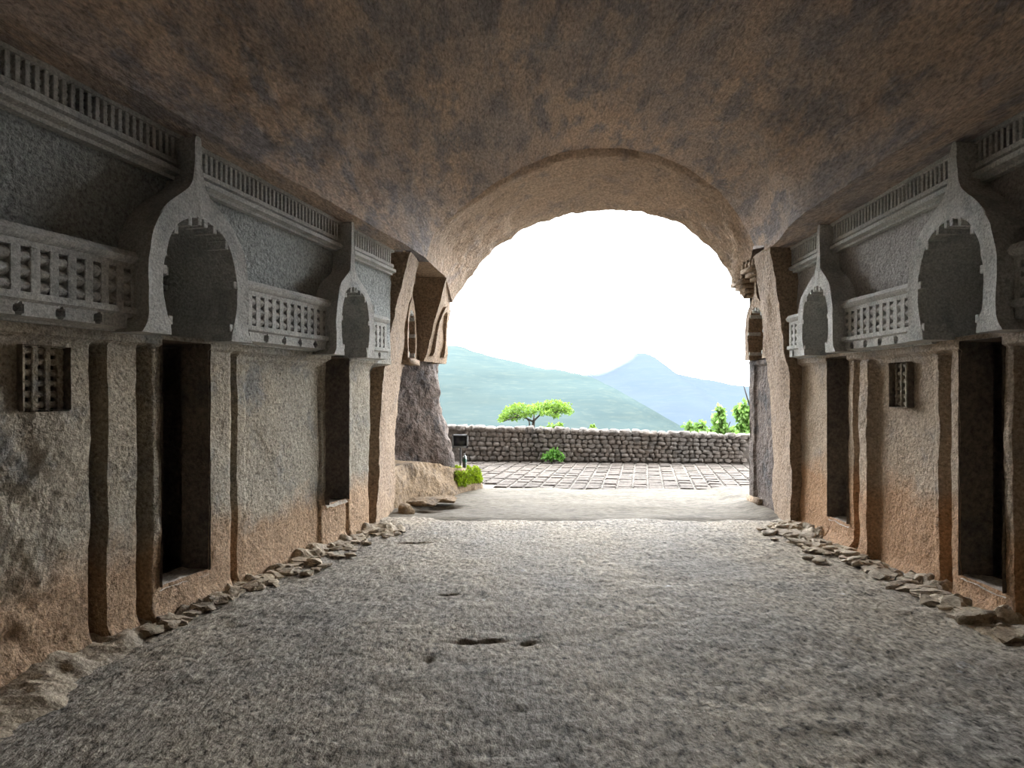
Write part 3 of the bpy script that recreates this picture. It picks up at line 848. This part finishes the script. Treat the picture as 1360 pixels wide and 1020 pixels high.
# ---- cliff outside round the mouth (out of view; keeps the hall dark)
def cliff():
    lip = mouth.copy(); v = lip - np.array([1.15, 0, 2.2]); v[:, 1] = 0
    rows = []
    for g, dy in ((0.10, 0.22), (0.2, 0.7), (0.32, 1.25), (0.46, 1.85), (0.62, 2.4), (0.72, 2.6), (0.9, 2.7), (1.5, 2.7), (3.0, 2.6), (6.0, 2.5)):  # first rows form an added unseen overhang, cutting sky light on porch and terrace
        p = lip + v * g; p[:, 1] += dy; p[:, 0] += 0.15 * fbm(p[:, 0], p[:, 2], 0, .7, 3) * (g > .4); rows.append(p)
    o = grid_obj('cliff', np.array(rows), 'cliff'); tag(o, 'rock cliff face surrounding the cave mouth, with an added overhang shading the terrace', 'cliff', kind='structure')
    mb = MB(); mb.patch((-1.2, 10.5, 1.9), (-16, 13, 1.5), (-16, 13, 12), (-1.2, 10.5, 5), 20, 20, .1)
    mb.obj('cliff_face', 'cliff', o)
    mb = MB(); x0, x1, y0, y1, z0, z1 = -9, 9, -7, 10.0, -0.6, 8
    mb.quad((x0, y0, z0), (x1, y0, z0), (x1, y0, z1), (x0, y0, z1)); mb.quad((x0, y0, z0), (x0, y1, z0), (x0, y1, z1), (x0, y0, z1))
    mb.quad((x1, y0, z0), (x1, y1 - 1.4, z0), (x1, y1 - 1.4, z1), (x1, y0, z1)); mb.quad((x0, y0, z1), (x1, y0, z1), (x1, y1, z1), (x0, y1, z1))
    mb.quad((x0, y0, z0), (x1, y0, z0), (x1, y1, z0), (x0, y1, z0))
    mb.obj('rock_mass', 'cliff', o)
cliff()

# ------------------------------------------------------------------ loose rubble along the foot of the walls (bedrock pieces: parts of the floor)
rm = [rock_mesh('rock_fragment', i + 1, 2, 0.6) for i in range(6)]
def rubble(W, s, d, r, zf=0.4):
    o = link('rock_fragment', random.choice(rm), None, FLOOR)
    p = W.p(s, d, 0.0)
    o.location = (p[0], p[1], 0.03 + r * zf * 0.12); o.rotation_euler = (random.uniform(-.15, .15), random.uniform(-.15, .15), random.uniform(0, 6.28))
    o.scale = (r * random.uniform(0.9, 1.7), r * random.uniform(0.7, 1.2), r * zf * random.uniform(0.6, 1.0))
for i in range(75):
    s = 4.3 + 3.3 * random.random(); rubble(WL, s, 0.06 + 0.14 * random.random(), random.uniform(.025, .06), .7)
for i in range(24): rubble(WL, 5.2 + 2.3 * random.random(), 0.2 + 0.2 * random.random(), random.uniform(.025, .05), .5)
for i in range(80):
    s = 4.0 + 3.5 * random.random(); rubble(WR, s, 0.08 + 0.2 * random.random(), random.uniform(.03, .075), .7)
for i in range(34): rubble(WR, 5.8 + 1.7 * random.random(), 0.25 + 0.35 * random.random(), random.uniform(.03, .075), .4)
# flat slab over a dark hollow at the foot of the bench
slab_me = rock_mesh('rock_slab', 3, 2, 0.5, 'ledge')
for (px, py, sx, sy, sz, rz) in ((560, 671, .28, .16, .035, -.25), (590, 668, .20, .12, .03, -.1), (540, 682, .10, .10, .07, .6)):
    Y = FPX * EYE / (py - CY); o = link('rock_slab', slab_me, None, FLOOR); o.location = ((px - CX) / FPX * Y, Y, .055); o.scale = (sx, sy, sz); o.rotation_euler = (.12, 0, rz)

# ------------------------------------------------------------------ outside: terrace paving
TA = math.radians(11.0); ct, st = math.cos(TA), math.sin(TA)
def terr(u, v): return (u * ct + v * st + 0.0, -u * st + v * ct)      # u across, v away from the cave
def build_terrace():
    mb = MB(); mb.patch((-14, 9.6, -0.042), (16, 9.6, -0.042), (16, 15.2, -0.03), (-14, 15.2, -0.03), 40, 12, .006)
    base = mb.obj('pavement', 'mortar'); tag(base, 'stone-paved terrace between the cave mouth and the rubble wall', 'pavement', kind='structure')
    mes = []
    for i in range(8):
        bm = bmesh.new(); bmesh.ops.create_cube(bm, size=1.0)
        for v in bm.verts: v.co = (v.co.x * (0.222 + random.uniform(-.012, .006)), v.co.y * (0.30 + random.uniform(-.02, .008)), v.co.z * 0.06 + (0.006 * random.uniform(-1, 1) if v.co.z > 0 else 0))
        bmesh.ops.bevel(bm, geom=[e for e in bm.edges if all(v.co.z > 0 for v in e.verts)], offset=0.014, segments=2, affect='EDGES')
        mes.append(bm_mesh('paver', bm, False, 'paver'))
    cells = []
    for j in range(-2, 18):
        for i in range(-40, 50):
            u = i * 0.243 + (0.12 if False else 0.0); v = 10.1 + j * 0.322 + 0.03 * math.sin(i * 1.7)
            x, y = terr(u - 2.0, v)
            if not (-8 < x < 11): continue
            if y < 10.66 - 0.07 * x or y > 14.75 - 0.085 * x: continue
            if x < -0.3 and y < 11.3: continue
            px = CX + FPX * x / y
            vis = 618 < px < 1012
            cells.append((0 if vis else 1, y, x))
    cells.sort(); rest = MB()
    for n, (h, y, x) in enumerate(cells):
        if n < 290:
            o = link('paver', mes[n % 8], None, base); o.location = (x, y, -0.045 + random.uniform(-.006, .006)); o.rotation_euler = (random.uniform(-.015, .015), random.uniform(-.015, .015), -TA + random.uniform(-.03, .03))
        else:
            c_, s_ = math.cos(-TA), math.sin(-TA)
            rest.box(-0.11, 0.11, -0.148, 0.148, -0.07, -0.016 + random.uniform(-.005, .005), lambda a, b, c: np.array([x + a * c_ - b * s_, y + a * s_ + b * c_, c]))
    if rest.n:
        r = rest.obj('paver_field', 'paver', base, smooth=False); r['kind'] = 'stuff'
build_terrace()

# ------------------------------------------------------------------ rubble parapet
def wy(x): return 14.74 - 0.085 * (x + 1.3)
def wtop(x): return 0.74 - 0.028 * (x + 1.3)
def build_parapet():
    xs = np.linspace(-9, 12, 120); rows = []
    for dy, f in ((0.05, -0.2), (0.07, 0.93), (0.42, 0.90), (0.42, -3.0)):
        rows.append([(x, wy(x) + dy, wtop(x) * f if f > 0 else f) for x in xs])
    mb = MB(); mb.grid(np.array(rows)); base = mb.obj('parapet_wall', 'stone')
    tag(base, 'long low rubble-stone parapet wall along the terrace edge', 'wall', kind='structure')
    mes = [rock_mesh('stone', 30 + i, 2, 0.28, 'stone') for i in range(6)]
    rng = random.Random(5); items = []
    for r in range(7):
        x = -8.0 + rng.random() * 0.1
        while x < 11:
            w = rng.uniform(0.10, 0.20); h = wtop(x) / 7.0
            items.append((x + w / 2, r, w, h)); x += w * 0.97
    items.sort(key=lambda q: abs(q[0] - 1.9))
    rest = MB(); tmpl = mes[0]
    TV = np.array([v.co[:] for v in tmpl.vertices]); TF = np.array([list(p.vertices) + [p.vertices[2]] for p in tmpl.polygons])
    for n, (x, r, w, h) in enumerate(items):
        loc = (x, wy(x) + 0.06, h * (r + 0.5)); sc = (w * 0.54, 0.06 + 0.02 * rng.random(), h * 0.56)
        if n < 290:
            o = link('stone', mes[n % 6], None, base); o.location = loc; o.scale = sc; o.rotation_euler = (0, rng.uniform(-.25, .25), rng.choice((0, math.pi)))
        else:
            rest.add(TV * np.array(sc) + np.array(loc), TF)
    r_ = rest.obj('stone_field', 'stone', base); r_['kind'] = 'stuff'
    x = -3.5
    while x < 7.5:
        w = rng.uniform(0.13, 0.27); o = link('coping_stone', mes[rng.randrange(6)], None, base)
        o.location = (x + w / 2, wy(x) + 0.13, wtop(x) - 0.03 + rng.uniform(-.012, .012)); o.scale = (w * 0.53, 0.15, 0.065 + 0.02 * rng.random()); o.rotation_euler = (0, rng.uniform(-.08, .08), rng.choice((0, math.pi)))
        x += w * 0.96
build_parapet()

# ------------------------------------------------------------------ hills and valley
def hill(name, Y0, sil, base, front, backd, mat, label, nx=260):
    px = np.array([p[0] for p in sil], float); py = np.array([p[1] for p in sil], float)
    X = np.linspace((px[0] - CX) / FPX * Y0, (px[-1] - CX) / FPX * Y0, nx)
    H = EYE + (CY - np.interp(X * FPX / Y0 + CX, px, py)) / FPX * Y0
    H = smooth_curve(np.stack([H, H, H], -1), 3)[:, 0] + 0.0012 * Y0 * fbm(X / Y0 * 40, 0, 0, 1, 4, 3)
    v = np.r_[np.linspace(-1, 0, 46), np.linspace(0, 1, 10)[1:]]
    Xg, Vg = np.meshgrid(X, v, indexing='ij'); Hg = np.repeat(H[:, None], len(v), 1)
    sh = np.where(Vg < 0, (1 - (-Vg) ** 1.15), 1 - Vg ** 1.5)
    Yg = Y0 + np.where(Vg < 0, Vg * front, Vg * backd)
    n = fbm(Xg / Y0 * 14, Yg / Y0 * 14, 0, 1, 5, 9)
    terr_ = 0.10 * np.sin(sh * 60 + 3 * n) * 0.02
    Zg = base + (Hg - base) * np.clip(sh + (0.10 * n * (1 - sh) + terr_) * (Vg < 0), 0, 1)
    Xg = Xg * Yg / Y0 if False else Xg
    o = grid_obj(name, np.stack([Xg, Yg, Zg], -1), mat)
    tag(o, label, 'hill', kind='structure')
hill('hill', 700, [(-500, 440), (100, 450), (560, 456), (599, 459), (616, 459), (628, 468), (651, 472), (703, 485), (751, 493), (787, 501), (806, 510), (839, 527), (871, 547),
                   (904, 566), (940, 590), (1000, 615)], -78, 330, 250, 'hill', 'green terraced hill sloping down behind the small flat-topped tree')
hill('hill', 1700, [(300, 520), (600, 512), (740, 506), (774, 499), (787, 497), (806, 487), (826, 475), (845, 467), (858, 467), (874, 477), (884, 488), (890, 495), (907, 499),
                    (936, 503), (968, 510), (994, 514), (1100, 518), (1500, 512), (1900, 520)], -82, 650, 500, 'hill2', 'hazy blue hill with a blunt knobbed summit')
def valley():
    xs = np.linspace(-3500, 4500, 90); ys = np.r_[15.3, 17, 20, 26, 40, 70, 120, 200, 300, 450, 650, 900, 1200, 1600, 2200, 3000, 4500]
    X, Y = np.meshgrid(xs, ys, indexing='ij')
    Z = -1.0 - 79 * sstep(14, 190, Y) + 1.5 * fbm(X / 60, Y / 60, 0, 1, 3) * sstep(60, 200, Y)
    o = grid_obj('valley', np.stack([X, Y, Z], -1), 'valley'); tag(o, 'hazy valley floor below the parapet wall', 'valley', kind='structure')
valley()

def mist():
    bm = bmesh.new(); bmesh.ops.create_icosphere(bm, subdivisions=3, radius=1.0)
    me = bm_mesh('mist', bm); m = bpy.data.materials.new('mist'); m.use_nodes = True; nt = m.node_tree; nt.nodes.clear()
    out = nt.nodes.new('ShaderNodeOutputMaterial'); vs = nt.nodes.new('ShaderNodeVolumeScatter'); tc = nt.nodes.new('ShaderNodeTexCoord')
    ln = nt.nodes.new('ShaderNodeVectorMath'); ln.operation = 'LENGTH'; mr = nt.nodes.new('ShaderNodeMapRange')
    mr.inputs['From Min'].default_value = 1.0; mr.inputs['From Max'].default_value = 0.2; mr.inputs['To Max'].default_value = 0.006
    nt.links.new(tc.outputs['Object'], ln.inputs[0]); nt.links.new(ln.outputs['Value'], mr.inputs['Value']); nt.links.new(mr.outputs['Result'], vs.inputs['Density'])
    nt.links.new(vs.outputs[0], out.inputs['Volume']); me.materials.append(m)
    o = bpy.data.objects.new('mist', me); COL.objects.link(o); o.location = at(812, 480, 1640); o.scale = (75, 60, 32); o.rotation_euler = (0, -0.45, 0)
    tag(o, 'wisp of white mist on the shoulder of the hazy blue hill', 'mist', kind='stuff')
mist()

# ------------------------------------------------------------------ vegetation
def leaves(name, blobs, n, size, mat, parent, seed=1, broad=0.6, shell=0.45, droop=0.3):
    rng = np.random.default_rng(seed); V = []; F = []
    wts = np.array([b[1][0] * b[1][1] * b[1][2] for b in blobs]) ** 0.7; wts /= wts.sum()
    for i in range(n):
        c, r = blobs[rng.choice(len(blobs), p=wts)]
        d = rng.normal(size=3); d /= np.linalg.norm(d)
        p = np.array(c) + d * np.array(r) * (shell + (1 - shell) * rng.random()) 
        s = size * rng.uniform(0.6, 1.3)
        a = rng.normal(size=3); a[2] -= droop; a /= np.linalg.norm(a)
        b = np.cross(a, rng.normal(size=3)); b /= np.linalg.norm(b) + 1e-9
        up = np.cross(a, b) * 0.12 * s
        k = len(V)
        V += [p, p + a * s * 0.5 + b * s * broad * 0.5 + up, p + a * s, p + a * s * 0.5 - b * s * broad * 0.5 + up]
        F.append([k, k + 1, k + 2, k + 3])
    return link(name, fast_mesh(name, V, F, False), mat, parent)

def empty(name, loc):
    o = bpy.data.objects.new(name, None); o.location = (0, 0, 0); COL.objects.link(o); return o

def flat_tree():
    Y = 18.0; root = empty('flat_topped_tree', None)
    A = lambda px, py, dy=0.0: at(px, py, Y + dy)
    mb = MB(); tube(mb, [A(706, 640), A(707, 590), A(708, 566), A(709, 558)], [.06, .055, .045, .035]); mb.obj('trunk', 'bark', root)
    brs = [[(709, 559, 0), (715, 553, .1), (722, 547, .2), (735, 540, .2)], [(708, 560, 0), (700, 556, -.1), (690, 552, -.2), (678, 548, -.1)],
           [(709, 558, 0), (709, 550, .2), (712, 542, .3)], [(704, 570, 0), (703, 560, .1), (696, 552, .3)], [(722, 547, .2), (735, 548, 0), (750, 545, -.2)], [(690, 552, -.2), (678, 556, -.2), (668, 560, -.1)]]
    for b in brs:
        mb = MB(); tube(mb, [A(*q) for q in b], np.linspace(.028, .01, len(b)), 6); mb.obj('branch', 'bark', root)
    bl = []
    for px, py, rx, rz, dy in ((680, 545, .24, .13, .0), (690, 540, .26, .11, .2), (705, 545, .25, .13, -.15), (718, 540, .26, .12, .2), (735, 537, .30, .13, 0), (748, 540, .24, .12, -.1),
                               (672, 553, .18, .10, .1), (740, 545, .28, .11, .25), (725, 548, .22, .09, -.2), (695, 551, .22, .09, -.1), (755, 546, .15, .08, .1), (684, 555, .15, .08, 0), (666, 557, .10, .05, 0), (738, 552, .10, .05, -.1)):
        bl.append((A(px, py, dy), (rx, 0.32, rz)))
    leaves('foliage', bl, 3600, 0.075, 'leaf_tree', root, 3, 0.45)
    tag(root, 'small flat-topped spreading tree growing behind the parapet wall', 'tree')
flat_tree()

def bush(name, label, spec, stems, Y, n, size, mat, seed, group=None, broad=0.75):
    root = empty(name, None)
    for st_ in stems:
        mb = MB(); tube(mb, [at(px, py, Y) for px, py in st_], np.linspace(.022, .008, len(st_)), 6); mb.obj('stem', 'bark', root)
    bl = [(at(px, py, Y + dy), (rx, ry, rz)) for px, py, rx, ry, rz, dy in spec]
    leaves('foliage', bl, n, size, mat, root, seed, broad, 0.3)
    tag(root, label, 'shrub', group)
bush('leafy_bush', 'tall broad-leaved bush with two leaning tips behind the parapet wall',
     [(958, 570, .16, .2, .16, 0), (955, 558, .16, .2, .14, .1), (958, 548, .10, .1, .10, 0), (953, 541, .07, .06, .05, 0), (945, 575, .14, .15, .08, 0), (968, 575, .18, .2, .10, 0)],
     [[(956, 640), (957, 580), (955, 545)], [(958, 600), (966, 570), (970, 560)]], 16.5, 620, 0.13, 'leaf_bush', 8)
bush('leafy_bush', 'largest broad-leaved bush against the dark porch wall behind the parapet',
     [(990, 568, .30, .25, .20, 0), (998, 552, .26, .2, .20, .1), (985, 552, .16, .2, .12, 0), (1005, 538, .18, .2, .16, 0), (978, 546, .14, .12, .05, 0), (988, 537, .08, .08, .07, 0), (1015, 560, .3, .2, .25, 0)],
     [[(995, 640), (996, 580), (1000, 530)], [(996, 590), (984, 560), (975, 547)], [(996, 540), (990, 520), (987, 510)]], 16.9, 1300, 0.13, 'leaf_bush', 9)
bush('leafy_bush', 'small low rounded bush just above the parapet coping',
     [(925, 571, .26, .2, .10, 0), (915, 566, .12, .12, .08, 0), (931, 563, .10, .1, .07, 0), (934, 573, .08, .1, .05, 0)], [[(924, 640), (925, 590), (925, 570)]], 15.7, 330, 0.11, 'leaf_bush', 10)
bush('low_shrub', 'bright green shrub growing at the foot of the parapet wall',
     [(735, 604, .20, .10, .11, 0), (728, 607, .14, .1, .08, 0), (743, 607, .13, .1, .08, 0), (736, 599, .08, .06, .06, 0)], [[(735, 614), (735, 605), (736, 600)]], 14.35, 420, 0.06, 'leaf_low', 11)
bush('weed', 'wispy dull green weed beside the flat-topped tree on the coping', [(738, 566, .22, .12, .05, 0), (744, 564, .08, .08, .05, 0), (722, 568, .10, .1, .03, 0)], [[(738, 600), (738, 568)]], 15.9, 160, 0.06, 'leaf_tree', 12)
bush('weed', 'tiny bright green weed tip alone on the coping', [(786, 568, .08, .08, .06, 0), (788, 565, .05, .05, .04, 0)], [[(787, 600), (787, 568)]], 15.9, 60, 0.06, 'leaf_tree', 13)

# moss on the outer end of the bench
def moss():
    rng = np.random.default_rng(4); V = []; F = []
    dg = bpy.context.evaluated_depsgraph_get()
    me = LEDGE.data
    co = np.zeros(len(me.vertices) * 3); me.vertices.foreach_get('co', co); co = co.reshape(-1, 3)
    no = np.zeros(len(me.vertices) * 3); me.vertices.foreach_get('normal', no); no = no.reshape(-1, 3)
    m = fbm(co[:, 0], co[:, 1], co[:, 2], 4.0, 4, 6)
    sel = np.where((co[:, 1] > 9.95) & (co[:, 1] < 10.75) & (co[:, 2] > 0.10) & (co[:, 2] < 0.31) & (co[:, 0] > -1.0) & (m > 0.0 - 0.5 * sstep(10.2, 10.5, co[:, 1])))[0]
    for i in range(6000):
        j = rng.choice(sel); p = co[j] + rng.normal(size=3) * 0.012
        nrm = no[j] if np.dot(no[j], (0.6, -0.7, 0.5)) > 0 else -no[j]
        if (p[0] + 0.7268) ** 2 + (p[1] - 10.38) ** 2 < 0.0036: continue
        p = p + nrm * 0.004; s = rng.uniform(.01, .02)
        a = nrm + rng.normal(size=3) * 0.6; a /= np.linalg.norm(a); b = np.cross(a, rng.normal(size=3)); b /= np.linalg.norm(b)
        k = len(V); V += [p - b * s * .5, p + b * s * .5, p + a * s + b * s * .3, p + a * s - b * s * .3]; F.append([k, k + 1, k + 2, k + 3])
    o = link('moss', fast_mesh('moss', V, F, False), 'moss')
    tag(o, 'bright yellow-green moss covering the end of the rock ledge', 'moss', kind='stuff')
moss()

# ------------------------------------------------------------------ sign and bottle on the bench
def sign():
    Y = 11.0; root = empty('sign_board', None); p = at(611, 586, Y); cx, cz = p[0], p[2]
    w, h = 0.255, 0.215
    fr = MB(); t = 0.022
    fr.box(cx - w / 2, cx + w / 2, Y - .02, Y + .02, cz + h / 2 - t, cz + h / 2); fr.box(cx - w / 2, cx + w / 2, Y - .02, Y + .02, cz - h / 2, cz - h / 2 + t * 1.5)
    fr.box(cx - w / 2, cx - w / 2 + t, Y - .02, Y + .02, cz - h / 2, cz + h / 2); fr.box(cx + w / 2 - t, cx + w / 2, Y - .02, Y + .02, cz - h / 2, cz + h / 2)
    f = fr.obj('frame', 'frame', root, smooth=False)
    pn = MB(); pn.box(cx - w / 2 + t, cx + w / 2 - t, Y - .008, Y + .012, cz - h / 2 + t, cz + h / 2 - t); pn.obj('panel', 'panel', root, smooth=False)
    po = MB(); tube(po, [(cx + .005, Y + .01, 0.25), (cx + .005, Y + .01, cz - h / 2 + .01)], [.016, .016], 10); po.obj('post', 'post', root)
    tag(root, 'small dark board in a grey frame on a black post, above the mossy ledge', 'sign')
sign()

def bottle():
    Y = 10.38; p = at(617, 620, Y); z0 = 0.335; root = empty('water_bottle', None)
    def lathe(name, prof, mat):
        a = np.linspace(0, 2 * math.pi, 17); P = np.array([[(p[0] + r * math.cos(t), Y + r * math.sin(t), z0 + z) for t in a] for r, z in prof])
        mb = MB(); mb.grid(P); return mb.obj(name, mat, root)
    lathe('body', [(0, 0), (.028, 0), (.032, .006), (.031, .03), (.033, .045), (.031, .06), (.033, .1), (.033, .14), (.028, .165), (.014, .185), (.012, .195)], 'plastic')
    lathe('label', [(.0335, .085), (.034, .087), (.034, .135), (.0335, .137)], 'blabel')
    lathe('cap', [(.0145, .193), (.0145, .212), (.013, .214), (0, .214)], 'cap')
    tag(root, 'clear plastic water bottle with a green label standing on the ledge', 'bottle')
bottle()
